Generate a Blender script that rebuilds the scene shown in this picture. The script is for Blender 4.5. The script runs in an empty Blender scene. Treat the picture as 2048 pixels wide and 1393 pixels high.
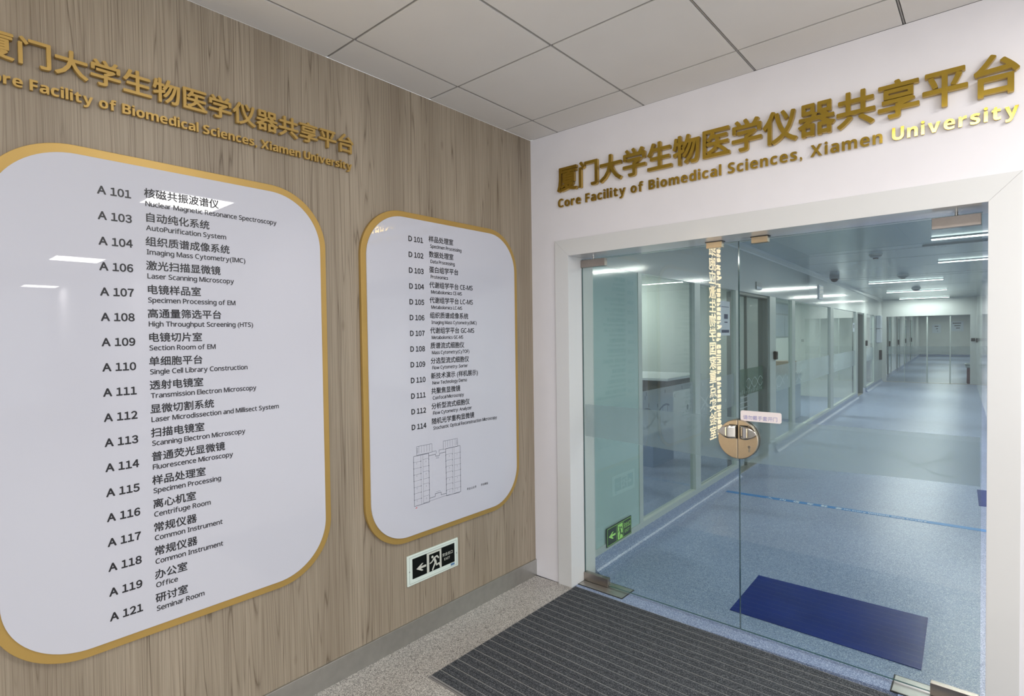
import bpy, bmesh, math, random
from mathutils import Vector, Matrix

random.seed(7)
S = bpy.context.scene
COL = S.collection

# ------------------------------------------------------------------ camera, world, lights, exposure
def look_camera():
    cam = bpy.data.cameras.new('camera'); ob = bpy.data.objects.new('camera', cam); COL.objects.link(ob)
    F = Vector((-0.64852, 0.76086, -0.02256)); R = Vector((0.76118, 0.6484, -0.01323)); U = Vector((-0.00456, 0.02576, 0.99966))
    m = Matrix((R, U, -F)).transposed().to_4x4(); m.translation = Vector((2.30304, -2.81226, 1.59153))
    ob.matrix_world = m
    cam.sensor_width = 36; cam.lens = 1100.377 / 2048 * 36
    cam.shift_x = (1024 - 1044.389) / 2048; cam.shift_y = (697.671 - 696.5) / 2048
    cam.clip_start = 0.02
    S.camera = ob
look_camera()
W = bpy.data.worlds.new('world'); S.world = W; W.use_nodes = True
W.node_tree.nodes['Background'].inputs[0].default_value = (0.93, 0.96, 1.0, 1)
W.node_tree.nodes['Background'].inputs[1].default_value = 0.84
S.view_settings.view_transform = 'Standard'; S.view_settings.look = 'None'
S.view_settings.gamma = 1; S.view_settings.use_curve_mapping = False
S.view_settings.exposure = 0.0

def area(name, loc, direction, sx, sy, power, color=(1, 1, 1), spread=180):
    l = bpy.data.lights.new(name, 'AREA'); l.shape = 'RECTANGLE'; l.size = sx; l.size_y = sy
    l.energy = power; l.color = color; l.spread = math.radians(spread)
    o = bpy.data.objects.new(name, l); COL.objects.link(o); o.location = loc
    o.rotation_euler = Vector(direction).to_track_quat('-Z', 'Y').to_euler()
    return o
# daylight through the glazed entrance behind and to the right of the camera
area('daylight_entrance', (6.0, -6.4, 1.6), (-0.35, 1, 0.05), 7.0, 2.6, 125, (0.94, 0.97, 1.0))
area('daylight_hall', (10.5, -5.0, 1.5), (-1, 0.4, 0.0), 3.0, 2.4, 110, (0.95, 0.98, 1.0))

# ------------------------------------------------------------------ geometry constants
H = 2.8703                      # lobby ceiling
TH = 0.0354                     # the corridor is turned a little against the lobby
CO = Vector((0.303, 0.0, 0.0))
DU = Vector((math.cos(TH), math.sin(TH), 0)); DV = Vector((-math.sin(TH), math.cos(TH), 0))
HC = 2.58                       # corridor ceiling
def cor(u, v, z): return CO + DU * u + DV * v + Vector((0, 0, z))
def ident(x, y, z): return Vector((x, y, z))

# ------------------------------------------------------------------ materials
def lin(c):
    return tuple((x / 255 / 12.92) if x / 255 <= 0.04045 else ((x / 255 + 0.055) / 1.055) ** 2.4 for x in c) + (1,)
def mat(name, rgb, rough=0.5, metal=0.0, spec=0.5, noise=0.0, nscale=40.0, bump=0.0, bscale=200.0, emit=None, estr=0.0, coat=0.0):
    m = bpy.data.materials.new(name); m.use_nodes = True
    nt = m.node_tree; b = nt.nodes['Principled BSDF']
    c = lin(rgb)
    b.inputs['Base Color'].default_value = c; b.inputs['Roughness'].default_value = rough
    b.inputs['Metallic'].default_value = metal; b.inputs['Specular IOR Level'].default_value = spec
    if coat: b.inputs['Coat Weight'].default_value = coat; b.inputs['Coat Roughness'].default_value = 0.008
    if noise or bump:
        geo = nt.nodes.new('ShaderNodeNewGeometry')
    if noise:
        n = nt.nodes.new('ShaderNodeTexNoise'); n.inputs['Scale'].default_value = nscale; n.inputs['Detail'].default_value = 3
        nt.links.new(geo.outputs['Position'], n.inputs['Vector'])
        r = nt.nodes.new('ShaderNodeValToRGB')
        r.color_ramp.elements[0].position = 0.3; r.color_ramp.elements[1].position = 0.7
        r.color_ramp.elements[0].color = tuple(x * (1 - noise) for x in c[:3]) + (1,)
        r.color_ramp.elements[1].color = tuple(min(1, x * (1 + noise)) for x in c[:3]) + (1,)
        nt.links.new(n.outputs['Fac'], r.inputs['Fac']); nt.links.new(r.outputs['Color'], b.inputs['Base Color'])
    if bump:
        n2 = nt.nodes.new('ShaderNodeTexNoise'); n2.inputs['Scale'].default_value = bscale; n2.inputs['Detail'].default_value = 2
        nt.links.new(geo.outputs['Position'], n2.inputs['Vector'])
        bp = nt.nodes.new('ShaderNodeBump'); bp.inputs['Strength'].default_value = bump; bp.inputs['Distance'].default_value = 0.002
        nt.links.new(n2.outputs['Fac'], bp.inputs['Height']); nt.links.new(bp.outputs['Normal'], b.inputs['Normal'])
    if emit is not None:
        b.inputs['Emission Color'].default_value = lin(emit); b.inputs['Emission Strength'].default_value = estr
    return m

def speckle(name, cols, pos, scale, rough, bump=0.0, spec=0.5, blotch=0.0):
    """a speckled floor covering: hard colour flakes from a cell texture"""
    m = bpy.data.materials.new(name); m.use_nodes = True
    nt = m.node_tree; b = nt.nodes['Principled BSDF']; b.inputs['Roughness'].default_value = rough
    b.inputs['Specular IOR Level'].default_value = spec
    geo = nt.nodes.new('ShaderNodeNewGeometry')
    v = nt.nodes.new('ShaderNodeTexVoronoi'); v.inputs['Scale'].default_value = scale
    nt.links.new(geo.outputs['Position'], v.inputs['Vector'])
    sp = nt.nodes.new('ShaderNodeSeparateColor'); nt.links.new(v.outputs['Color'], sp.inputs['Color'])
    r = nt.nodes.new('ShaderNodeValToRGB'); r.color_ramp.interpolation = 'CONSTANT'
    e = r.color_ramp.elements
    e[0].position = pos[0]; e[0].color = lin(cols[0]); e[1].position = pos[1]; e[1].color = lin(cols[1])
    for c, q in zip(cols[2:], pos[2:]):
        k = e.new(q); k.color = lin(c)
    nt.links.new(sp.outputs['Red'], r.inputs['Fac'])
    out = r.outputs['Color']
    if blotch:
        n = nt.nodes.new('ShaderNodeTexNoise'); n.inputs['Scale'].default_value = 2.2; n.inputs['Detail'].default_value = 4
        nt.links.new(geo.outputs['Position'], n.inputs['Vector'])
        mr = nt.nodes.new('ShaderNodeMapRange'); mr.inputs['From Min'].default_value = 0.3; mr.inputs['From Max'].default_value = 0.7
        mr.inputs['To Min'].default_value = 1 - blotch; mr.inputs['To Max'].default_value = 1 + blotch
        nt.links.new(n.outputs['Fac'], mr.inputs['Value'])
        mx = nt.nodes.new('ShaderNodeVectorMath'); mx.operation = 'SCALE'
        nt.links.new(out, mx.inputs[0]); nt.links.new(mr.outputs['Result'], mx.inputs['Scale']); out = mx.outputs['Vector']
    nt.links.new(out, b.inputs['Base Color'])
    if bump:
        bp = nt.nodes.new('ShaderNodeBump'); bp.inputs['Strength'].default_value = bump; bp.inputs['Distance'].default_value = 0.003
        nt.links.new(sp.outputs['Green'], bp.inputs['Height']); nt.links.new(bp.outputs['Normal'], b.inputs['Normal'])
    return m

def wood(name):
    m = bpy.data.materials.new(name); m.use_nodes = True
    nt = m.node_tree; L = nt.links; b = nt.nodes['Principled BSDF']; b.inputs['Roughness'].default_value = 0.42
    b.inputs['Specular IOR Level'].default_value = 0.35
    geo = nt.nodes.new('ShaderNodeNewGeometry')
    def mapped(sy, sz, off=0.0):
        mp = nt.nodes.new('ShaderNodeMapping'); mp.inputs['Scale'].default_value = (1, sy, sz); mp.inputs['Location'].default_value = (off, off, off)
        L.new(geo.outputs['Position'], mp.inputs['Vector']); return mp.outputs['Vector']
    def noise(vec, scale, detail, dist=0.0, rough=0.5):
        n = nt.nodes.new('ShaderNodeTexNoise'); n.inputs['Scale'].default_value = scale; n.inputs['Detail'].default_value = detail
        n.inputs['Distortion'].default_value = dist; n.inputs['Roughness'].default_value = rough
        L.new(vec, n.inputs['Vector']); return n.outputs['Fac']
    def math_(op, a, bb=None, c=None):
        n = nt.nodes.new('ShaderNodeMath'); n.operation = op
        for i, x in enumerate((a, bb, c)):
            if x is None: continue
            if isinstance(x, (int, float)): n.inputs[i].default_value = x
            else: L.new(x, n.inputs[i])
        return n.outputs[0]
    def ramp(fac, stops):
        r = nt.nodes.new('ShaderNodeValToRGB'); e = r.color_ramp.elements
        e[0].position, e[0].color = stops[0][0], stops[0][1]; e[1].position, e[1].color = stops[1][0], stops[1][1]
        for p_, c_ in stops[2:]:
            k = e.new(p_); k.color = c_
        L.new(fac, r.inputs['Fac']); return r.outputs['Color']
    broad = noise(mapped(5.0, 0.35), 1.0, 2)                      # slow light and dark bands
    cont = noise(mapped(8.5, 0.22, 4.0), 1.0, 2, 0.0, 0.45)         # contour lines of a drawn-out noise: flat-sawn figure
    jitter = noise(mapped(60.0, 1.6, 8.0), 1.0, 2)
    v_ = math_('ADD', math_('MULTIPLY', cont, 24.0), math_('MULTIPLY', jitter, 0.5))
    tri = math_('MULTIPLY', math_('ABSOLUTE', math_('SUBTRACT', math_('FRACT', v_), 0.5)), 2.0)
    rings = math_('POWER', math_('SUBTRACT', 1.0, tri), 7.0)
    gate = noise(mapped(22.0, 0.3, 9.0), 1.0, 2)
    rings = math_('MULTIPLY', rings, math_('MINIMUM', math_('MAXIMUM', math_('MULTIPLY_ADD', gate, 3.4, -1.1), 0.08), 1.0))
    fibre = noise(mapped(150.0, 2.2, 1.0), 1.0, 3, 0.0, 0.6)
    fine = noise(mapped(300.0, 1.6, 5.0), 1.0, 2)
    tone = math_('ADD', math_('MULTIPLY', broad, 0.55), math_('MULTIPLY', fibre, 0.45))
    base = ramp(tone, [(0.30, lin((130, 117, 101))), (0.70, lin((172, 159, 141))), (0.5, lin((150, 138, 121)))])
    dark = math_('ADD', math_('MULTIPLY', rings, 0.75), math_('MULTIPLY', math_('MAXIMUM', math_('MULTIPLY_ADD', fine, 5.0, -2.7), 0.0), 0.5))
    knot = nt.nodes.new('ShaderNodeTexVoronoi'); knot.inputs['Scale'].default_value = 1.0
    L.new(mapped(5.0, 2.0, 2.0), knot.inputs['Vector'])
    kd = math_('MULTIPLY', math_('MAXIMUM', math_('MULTIPLY_ADD', knot.outputs['Distance'], -12.0, 1.0), 0.0), 0.7)
    dark = math_('MINIMUM', math_('ADD', dark, kd), 0.8)
    mx = nt.nodes.new('ShaderNodeMix'); mx.data_type = 'RGBA'
    L.new(dark, mx.inputs[0]); L.new(base, mx.inputs[6]); mx.inputs[7].default_value = lin((84, 70, 55))
    L.new(mx.outputs[2], b.inputs['Base Color'])
    bp = nt.nodes.new('ShaderNodeBump'); bp.inputs['Strength'].default_value = 0.15; bp.inputs['Distance'].default_value = 0.001
    bp.invert = True
    L.new(dark, bp.inputs['Height']); L.new(bp.outputs['Normal'], b.inputs['Normal'])
    return m

def glass(name, tint, ior=1.75, rough=0.0):
    """clear sheet glass: tinted straight through, with a mirror reflection off the outer face"""
    m = bpy.data.materials.new(name); m.use_nodes = True
    nt = m.node_tree; nt.nodes.clear()
    out = nt.nodes.new('ShaderNodeOutputMaterial'); tr = nt.nodes.new('ShaderNodeBsdfTransparent'); gl = nt.nodes.new('ShaderNodeBsdfGlossy')
    tr.inputs['Color'].default_value = tuple(tint) + (1,); gl.inputs['Roughness'].default_value = rough
    fr = nt.nodes.new('ShaderNodeFresnel'); fr.inputs['IOR'].default_value = ior
    geo = nt.nodes.new('ShaderNodeNewGeometry')
    inv = nt.nodes.new('ShaderNodeMath'); inv.operation = 'SUBTRACT'; inv.inputs[0].default_value = 1.0
    nt.links.new(geo.outputs['Backfacing'], inv.inputs[1])
    mu = nt.nodes.new('ShaderNodeMath'); mu.operation = 'MULTIPLY'
    nt.links.new(fr.outputs[0], mu.inputs[0]); nt.links.new(inv.outputs[0], mu.inputs[1])
    mx = nt.nodes.new('ShaderNodeMixShader')
    nt.links.new(mu.outputs[0], mx.inputs[0]); nt.links.new(tr.outputs[0], mx.inputs[1]); nt.links.new(gl.outputs[0], mx.inputs[2])
    nt.links.new(mx.outputs[0], out.inputs['Surface'])
    return m

def film(name, rgb, amount):
    m = bpy.data.materials.new(name); m.use_nodes = True
    nt = m.node_tree; nt.nodes.clear()
    out = nt.nodes.new('ShaderNodeOutputMaterial'); tr = nt.nodes.new('ShaderNodeBsdfTransparent')
    d = nt.nodes.new('ShaderNodeBsdfDiffuse'); d.inputs['Color'].default_value = lin(rgb)
    t2 = nt.nodes.new('ShaderNodeBsdfTranslucent'); t2.inputs['Color'].default_value = lin(rgb)
    a = nt.nodes.new('ShaderNodeMixShader'); a.inputs[0].default_value = 0.5
    nt.links.new(d.outputs[0], a.inputs[1]); nt.links.new(t2.outputs[0], a.inputs[2])
    mx = nt.nodes.new('ShaderNodeMixShader'); mx.inputs[0].default_value = amount
    nt.links.new(tr.outputs[0], mx.inputs[1]); nt.links.new(a.outputs[0], mx.inputs[2]); nt.links.new(mx.outputs[0], out.inputs['Surface'])
    return m

def glow(name, rgb, strength):
    m = bpy.data.materials.new(name); m.use_nodes = True
    nt = m.node_tree; nt.nodes.clear()
    out = nt.nodes.new('ShaderNodeOutputMaterial'); e = nt.nodes.new('ShaderNodeEmission')
    e.inputs['Color'].default_value = lin(rgb); e.inputs['Strength'].default_value = strength
    nt.links.new(e.outputs[0], out.inputs['Surface'])
    return m

M = dict(
    wood=wood('wood laminate'),
    plaster=mat('white plaster', (226, 223, 227), 0.75, spec=0.25, noise=0.015, nscale=6, bump=0.12, bscale=18),
    frame=mat('white coated metal', (212, 212, 212), 0.14, spec=0.5),
    tile=mat('ceiling tile', (224, 222, 220), 0.6, spec=0.4, noise=0.02, nscale=3),
    tbar=mat('ceiling bar', (150, 148, 146), 0.4),
    slot=mat('ceiling void', (60, 58, 56), 0.8),
    steel=mat('brushed steel', (184, 183, 178), 0.35, 0.9, noise=0.05, nscale=25),
    terrazzo=speckle('grey speckled floor', [(104, 100, 98), (178, 174, 169), (208, 204, 199), (146, 142, 138)], [0, .2, .5, .8], 330, 0.32, blotch=0.05),
    vinyl=speckle('blue speckled vinyl', [(100, 116, 148), (137, 152, 182), (178, 190, 212), (117, 134, 167)], [0, .22, .6, .8], 300, 0.3, blotch=0.05),
    gold=mat('satin gold paint', (180, 148, 82), 0.4, 0.4, noise=0.03, nscale=5),
    goldmetal=mat('polished gold metal', (196, 164, 70), 0.12, 1.0),
    goldside=mat('gold metal return', (196, 166, 92), 0.3, 0.9),
    acrylic=mat('white acrylic', (196, 197, 207), 0.5, spec=0.1, coat=1.0),
    ink=mat('black print', (26, 26, 32), 0.4),
    thinink=mat('grey plan lines', (92, 96, 108), 0.5),
    redink=mat('red print', (206, 96, 96), 0.5),
    black=mat('black plastic', (22, 24, 24), 0.35),
    signwhite=mat('sign case white', (214, 226, 218), 0.4),
    signface=mat('sign black glass', (16, 20, 18), 0.12),
    signmark=mat('sign pale symbol', (196, 198, 188), 0.4),
    blueprint=mat('blue print', (80, 120, 160), 0.5),
    lum=mat('photoluminescent green', (170, 226, 120), 0.5, emit=(150, 215, 110), estr=0.12),
    lumdark=mat('dark green print', (18, 52, 42), 0.4),
    carpet=speckle('dark carpet pile', [(54, 57, 62), (84, 87, 92), (126, 128, 133), (66, 69, 74)], [0, .3, .72, .86], 420, 0.95, bump=1.0, spec=0.1),
    alu=mat('aluminium rail', (190, 190, 190), 0.4, 0.5),
    matedge=mat('grey mat edging', (132, 130, 130), 0.6),
    bluemat=mat('royal blue mat', (14, 38, 118), 0.25, spec=0.5, noise=0.12, nscale=5),
    tape=mat('blue tape', (30, 122, 190), 0.4),
    tapeink=mat('white tape print', (220, 232, 240), 0.5),
    nickel=mat('satin nickel', (164, 154, 146), 0.3, 1.0, noise=0.03, nscale=60),
    nickeldark=mat('dark steel edge', (70, 68, 66), 0.35, 0.9),
    lockmetal=mat('warm brushed lock metal', (192, 178, 158), 0.3, 1.0, noise=0.03, nscale=60),
    chrome=mat('polished lever', (205, 200, 192), 0.12, 1.0),
    glassdoor=glass('door glass', (0.87, 0.915, 0.89), 1.75),
    glassedge=mat('glass edge', (52, 84, 84), 0.15),
    pane=glass('partition glass', (0.92, 0.95, 0.945), 1.6),
    film=film('frosted film', (176, 188, 196), 0.48),
    filmprint=film('film print', (226, 236, 240), 0.38),
    filmdark=film('film print dark', (70, 92, 110), 0.4),
    placard=mat('pink white placard', (236, 226, 226), 0.4),
    placardink=mat('placard print', (168, 164, 205), 0.5),
    panel=mat('white metal panel', (200, 206, 206), 0.1, 0.0, spec=0.25),
    corceil=mat('corridor ceiling panel', (176, 190, 194), 0.18, 0.25, spec=0.6),
    teal=mat('pale teal panel', (158, 184, 184), 0.08, spec=0.6),
    post=mat('aluminium post', (186, 196, 194), 0.35, 0.3),
    darkpost=mat('grey door frame', (120, 128, 126), 0.4, 0.3),
    roomwall=mat('room wall', (214, 217, 214), 0.6),
    greenwall=mat('pale green wall', (204, 212, 206), 0.6),
    stone=mat('white worktop', (214, 218, 222), 0.25),
    apron=mat('grey counter front', (66, 72, 72), 0.5, noise=0.25, nscale=30),
    bluepanel=mat('blue cabinet', (124, 146, 178), 0.4),
    darkmetal=mat('dark grey device', (34, 38, 40), 0.4),
    device=mat('grey device', (150, 158, 160), 0.4),
    paper=mat('notice paper', (214, 222, 232), 0.5),
    inkblue=mat('notice navy print', (40, 56, 96), 0.5),
    maroon=mat('maroon bin', (88, 26, 40), 0.45),
    bag=mat('clear bin bag', (176, 184, 186), 0.4),
    brown=mat('cardboard', (176, 150, 118), 0.7),
    tube=glow('lit diffuser', (240, 252, 252), 5.0),
    led=glow('lit ceiling panel', (255, 252, 246), 2.1),
    warm=glow('warm sign light', (255, 230, 182), 15.0),
)

# ------------------------------------------------------------------ object helpers
class MB:
    """collects solids in world space and links them as one mesh object"""
    def __init__(s): s.v = []; s.f = []; s.mi = []; s.cur = 0
    def add(s, vs, fs):
        n = len(s.v); s.v += [Vector(x) for x in vs]
        for f in fs: s.f.append([n + i for i in f]); s.mi.append(s.cur)
        return s
    def box(s, a, b, T=ident):
        x0, y0, z0 = a; x1, y1, z1 = b
        vs = [T(x, y, z) for x, y, z in ((x0,y0,z0),(x1,y0,z0),(x1,y1,z0),(x0,y1,z0),(x0,y0,z1),(x1,y0,z1),(x1,y1,z1),(x0,y1,z1))]
        return s.add(vs, [(0,3,2,1),(4,5,6,7),(0,1,5,4),(1,2,6,5),(2,3,7,6),(3,0,4,7)])
    def prism(s, pts, fn, d0, d1):
        """polygon (a, b) pushed from depth d0 to d1; fn(a, b, d) gives the point"""
        n = len(pts)
        vs = [fn(a, b, d0) for a, b in pts] + [fn(a, b, d1) for a, b in pts]
        fs = [list(range(n))[::-1], list(range(n, 2 * n))] + [(i, (i + 1) % n, n + (i + 1) % n, n + i) for i in range(n)]
        return s.add(vs, fs)
    def cyl(s, c, axis, r, h, n=24, r2=None):
        axis = Vector(axis).normalized(); c = Vector(c); r2 = r if r2 is None else r2
        t = axis.orthogonal().normalized(); w = axis.cross(t)
        a = [c + (t * math.cos(2*math.pi*i/n) + w * math.sin(2*math.pi*i/n)) * r for i in range(n)]
        b = [c + axis * h + (t * math.cos(2*math.pi*i/n) + w * math.sin(2*math.pi*i/n)) * r2 for i in range(n)]
        return s.add(a + b, [list(range(n))[::-1], list(range(n, 2*n))] + [(i, (i+1) % n, n + (i+1) % n, n + i) for i in range(n)])
    def dome(s, c, axis, r, h, n=20, k=6):
        axis = Vector(axis).normalized(); c = Vector(c); t = axis.orthogonal().normalized(); w = axis.cross(t)
        vs = []; fs = []
        for j in range(k):
            a = j / k * math.pi / 2
            for i in range(n):
                p = 2*math.pi*i/n
                vs.append(c + axis * h * math.sin(a) + (t * math.cos(p) + w * math.sin(p)) * r * math.cos(a))
        vs.append(c + axis * h)
        for j in range(k - 1):
            for i in range(n): fs.append((j*n+i, j*n+(i+1) % n, (j+1)*n+(i+1) % n, (j+1)*n+i))
        for i in range(n): fs.append(((k-1)*n+i, (k-1)*n+(i+1) % n, k*n))
        fs.append(list(range(n))[::-1])
        return s.add(vs, fs)
    def build(s, name, m, parent=None, bevel=0.0, smooth=False, label=None, mats=None, recalc=True):
        org = parent.matrix_world_loc if False else Vector((0, 0, 0))
        if parent is not None: org = Vector(parent['_o'])
        me = bpy.data.meshes.new(name)
        me.from_pydata([v - org for v in s.v], [], s.f)
        if recalc:
            bm = bmesh.new(); bm.from_mesh(me); bmesh.ops.recalc_face_normals(bm, faces=bm.faces); bm.to_mesh(me); bm.free()
        for x in (mats or [m]): me.materials.append(x)
        if mats:
            for p_, k in zip(me.polygons, s.mi): p_.material_index = k
        if smooth:
            for p_ in me.polygons: p_.use_smooth = True
        o = bpy.data.objects.new(name, me); COL.objects.link(o)
        o['_o'] = org
        if parent is not None: o.parent = parent
        if bevel:
            b = o.modifiers.new('edge', 'BEVEL'); b.width = bevel; b.segments = 2; b.limit_method = 'ANGLE'; b.angle_limit = math.radians(40)
        if label: o['label'] = label
        return o

def tag(o, label=None, cat=None, group=None, kind=None):
    if label: o['label'] = label
    if cat: o['category'] = cat
    if group: o['group'] = group
    if kind: o['kind'] = kind
    return o
def thing(name, loc, label=None, cat=None, group=None, kind=None):
    o = bpy.data.objects.new(name, None); COL.objects.link(o); o.empty_display_size = 0.05
    o.location = loc; o['_o'] = Vector(loc)
    return tag(o, label, cat, group, kind)
def struct(name, mb, m, **k):
    o = mb.build(name, m, **k); o['kind'] = 'structure'; return o
def dup(root, delta, label=None):
    r = root.copy(); COL.objects.link(r); r.location = root.location + Vector(delta)
    if label: r['label'] = label
    for ch in root.children:
        c = ch.copy(); COL.objects.link(c); c.parent = r
        for g in ch.children:
            d = g.copy(); COL.objects.link(d); d.parent = c
    return r

# ------------------------------------------------------------------ lettering
BOLD = {}
for i in range(26):
    BOLD[chr(65+i)] = chr(0x1D5D4+i); BOLD[chr(97+i)] = chr(0x1D5EE+i)
SANS = {}
for i in range(26):
    SANS[chr(65+i)] = chr(0x1D5A0+i); SANS[chr(97+i)] = chr(0x1D5BA+i)
GC = {}
_cu = bpy.data.curves.new('type', 'FONT'); _cu.size = 1.0; _cu.resolution_u = 3
_to = bpy.data.objects.new('type', _cu); COL.objects.link(_to)
def raw(ch):
    """flat outline of one character: vertices, faces, ink box"""
    if ch in GC: return GC[ch]
    _cu.body = ch; _cu.update_tag(); bpy.context.view_layer.update()
    ev = _to.evaluated_get(bpy.context.evaluated_depsgraph_get())
    me = ev.to_mesh()
    idx = {}; vs = []; mp = []
    for v in me.vertices:
        k = (round(v.co.x, 5), round(v.co.y, 5))
        if k not in idx: idx[k] = len(vs); vs.append(k)
        mp.append(idx[k])
    fs = []
    for p_ in me.polygons:
        f = []
        for i in p_.vertices:
            if mp[i] not in f: f.append(mp[i])
        if len(f) > 2: fs.append(f)
    ev.to_mesh_clear()
    if vs:
        bb = (min(v[0] for v in vs), max(v[0] for v in vs), min(v[1] for v in vs), max(v[1] for v in vs))
    else: bb = (0, 0, 0, 0)
    GC[ch] = (vs, fs, bb); return GC[ch]
def is_cjk(c): return ord(c) > 0x2E7F
def glyph(c, style):
    """vertices, faces, advance of a character at em 1"""
    if c == ' ': return [], [], 0.26
    if is_cjk(c):
        vs, fs, bb = raw(c); return vs, fs, 1.0
    if c.isdigit():
        vs, fs, bb = raw(chr(0xFF10 + int(c)))
        k = 0.86; h = bb[3] - bb[2]; w = 0.56
        cx = (bb[0] + bb[1]) / 2; sy = 0.735 / 0.76 if h > 0 else 1
        return [((x - cx) * k + w / 2, y * sy) for x, y in vs], fs, w
    tbl = BOLD if style == 'bold' else SANS
    if c in tbl: vs, fs, bb = raw(tbl[c])
    else: vs, fs, bb = raw(c)
    side = 0.045 if c not in '.,:()-' else 0.06
    w = bb[1] - bb[0] + 2 * side
    return [(x - bb[0] + side, y) for x, y in vs], fs, w
def layout(text, style, track=0.0):
    """list of (char, vertices, faces, x, advance) and the total width, em 1"""
    x = 0; out = []
    for c in text:
        vs, fs, w = glyph(c, style); out.append((c, vs, fs, x, w)); x += w + track
    return out, x - track
def embolden(vs, fs, r, n):
    if r <= 0: return vs, fs
    V = []; Fc = []
    offs = [(r * math.cos(2*math.pi*i/n + 0.4), r * math.sin(2*math.pi*i/n + 0.4)) for i in range(n)]
    for dx, dy in offs:
        k = len(V); V += [(x + dx, y + dy) for x, y in vs]; Fc += [[k + i for i in f] for f in fs]
    return V, Fc
def solid(mb, vs, fs, fn, depth, front_only=False, per=0):
    """glyph faces pushed out from the surface: front face and side walls"""
    n = len(vs); per = per or n
    dd = [depth + 0.00008 * (i // per) for i in range(n)]
    if front_only:
        mb.add([fn(x, y, q) for (x, y), q in zip(vs, dd)], fs); return
    edges = {}
    for f in fs:
        for i in range(len(f)):
            a, b = f[i], f[(i+1) % len(f)]
            k = (min(a, b), max(a, b)); edges.setdefault(k, []).append((a, b))
    side = [(a, b, n + b, n + a) for k, l in edges.items() if len(l) == 1 for a, b in l]
    V = [fn(x, y, 0) for x, y in vs] + [fn(x, y, q) for (x, y), q in zip(vs, dd)]
    mb.cur = 0; mb.add(V, [[n + i for i in f] for f in fs])
    k = len(mb.v) - 2 * n
    for q in side: mb.f.append([k + i for i in q]); mb.mi.append(1)
def print_text(mb, text, org, right, up, nrm, em, style='sans', r=0.014, n=4, width=None, depth=0.0006, track=0.0, sy=1.0):
    lay, w = layout(text, style, track)
    sx = em if width is None else width / w
    org = Vector(org); right = Vector(right); up = Vector(up); nrm = Vector(nrm)
    for c, vs, fs, x, a in lay:
        if not vs: continue
        V, Fc = embolden(vs, fs, r, n)
        solid(mb, V, Fc, lambda px, py, d: org + right * (x + px) * sx + up * py * em * sy + nrm * d, depth, True, len(vs))

# ------------------------------------------------------------------ flat marks (polylines, discs) on a surface
JIT = [0]
def jit():
    JIT[0] = (JIT[0] + 1) % 16; return JIT[0] * 0.00003
def stroke(mb, pts, w, fn, d, closed=False):
    P = [Vector((a, b)) for a, b in pts]
    seg = list(zip(P, P[1:] + ([P[0]] if closed else []))) if closed else list(zip(P[:-1], P[1:]))
    for a, b in seg:
        t = (b - a)
        if t.length < 1e-7: continue
        t.normalize(); nn = Vector((-t.y, t.x)) * w / 2; e = t * w * 0.0
        q = [a - e + nn, a - e - nn, b + e - nn, b + e + nn]
        j = jit(); mb.add([fn(p_.x, p_.y, d + j) for p_ in q], [(0, 1, 2, 3)])
def disc(mb, c, r, fn, d, n=16):
    d = d + jit()
    mb.add([fn(c[0] + r*math.cos(2*math.pi*i/n), c[1] + r*math.sin(2*math.pi*i/n), d) for i in range(n)], [list(range(n))])
def limb(mb, pts, w, fn, d):
    stroke(mb, pts, w, fn, d)
    for p_ in pts: disc(mb, p_, w / 2, fn, d, 12)
def poly(mb, pts, fn, d):
    j = jit(); mb.add([fn(a, b, d + j) for a, b in pts], [list(range(len(pts)))])
def running_man(mb, x0, y0, w, h, fn, d):
    def P(*pp): return [(x0 + a * w, y0 + b * h) for a, b in pp]
    disc(mb, (x0 + .27*w, y0 + .84*h), .10 * w, fn, d)
    limb(mb, P((.44, .70), (.58, .46)), .20 * w, fn, d)
    limb(mb, P((.40, .72), (.24, .56), (.05, .50)), .10 * w, fn, d)
    limb(mb, P((.44, .74), (.72, .80), (.86, .66)), .12 * w, fn, d)
    limb(mb, P((.54, .44), (.42, .26), (.28, .05)), .13 * w, fn, d)
    limb(mb, P((.60, .44), (.66, .26), (.92, .30), (1.0, .16)), .12 * w, fn, d)
def arrow_left(mb, x0, y0, w, h, fn, d):
    poly(mb, [(x0, y0 + .5*h), (x0 + .55*w, y0 + h), (x0 + .72*w, y0 + .98*h), (x0 + .45*w, y0 + .64*h), (x0 + w, y0 + .64*h), (x0 + w, y0 + .36*h),
              (x0 + .45*w, y0 + .36*h), (x0 + .72*w, y0 + .02*h), (x0 + .55*w, y0)], fn, d)
def helix(mb, x0, x1, zc, amp, period, ph, w, fn, d, rungs=True):
    n = max(8, int((x1 - x0) / period * 24))
    A = [(x0 + (x1-x0)*i/n, zc + amp*math.sin(2*math.pi*((x1-x0)*i/n)/period + ph)) for i in range(n+1)]
    B = [(a, 2*zc - b) for a, b in A]
    stroke(mb, A, w, fn, d); stroke(mb, B, w, fn, d)
    if rungs:
        for i in range(0, n + 1, 3):
            if abs(A[i][1] - B[i][1]) > amp * 0.5: stroke(mb, [A[i], B[i]], w * 0.45, fn, d)

def on_left(y, z, d): return Vector((d, y, z))              # lobby left wall, d out of the wall
def on_front(x, z, d): return Vector((x, -d, z))            # wall with the door
def on_cor(v, z, d): return cor(d, v, z)                    # corridor left wall
def on_floor(x, y, d): return Vector((x, y, d))
def rrect(a0, a1, b0, b1, r, n=12):
    pts = []
    for cx, cy, s in ((a1-r, b1-r, 0), (a0+r, b1-r, 1), (a0+r, b0+r, 2), (a1-r, b0+r, 3)):
        for i in range(n + 1):
            t = (s + i / n) * math.pi / 2; pts.append((cx + r*math.cos(t), cy + r*math.sin(t)))
    return pts

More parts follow.
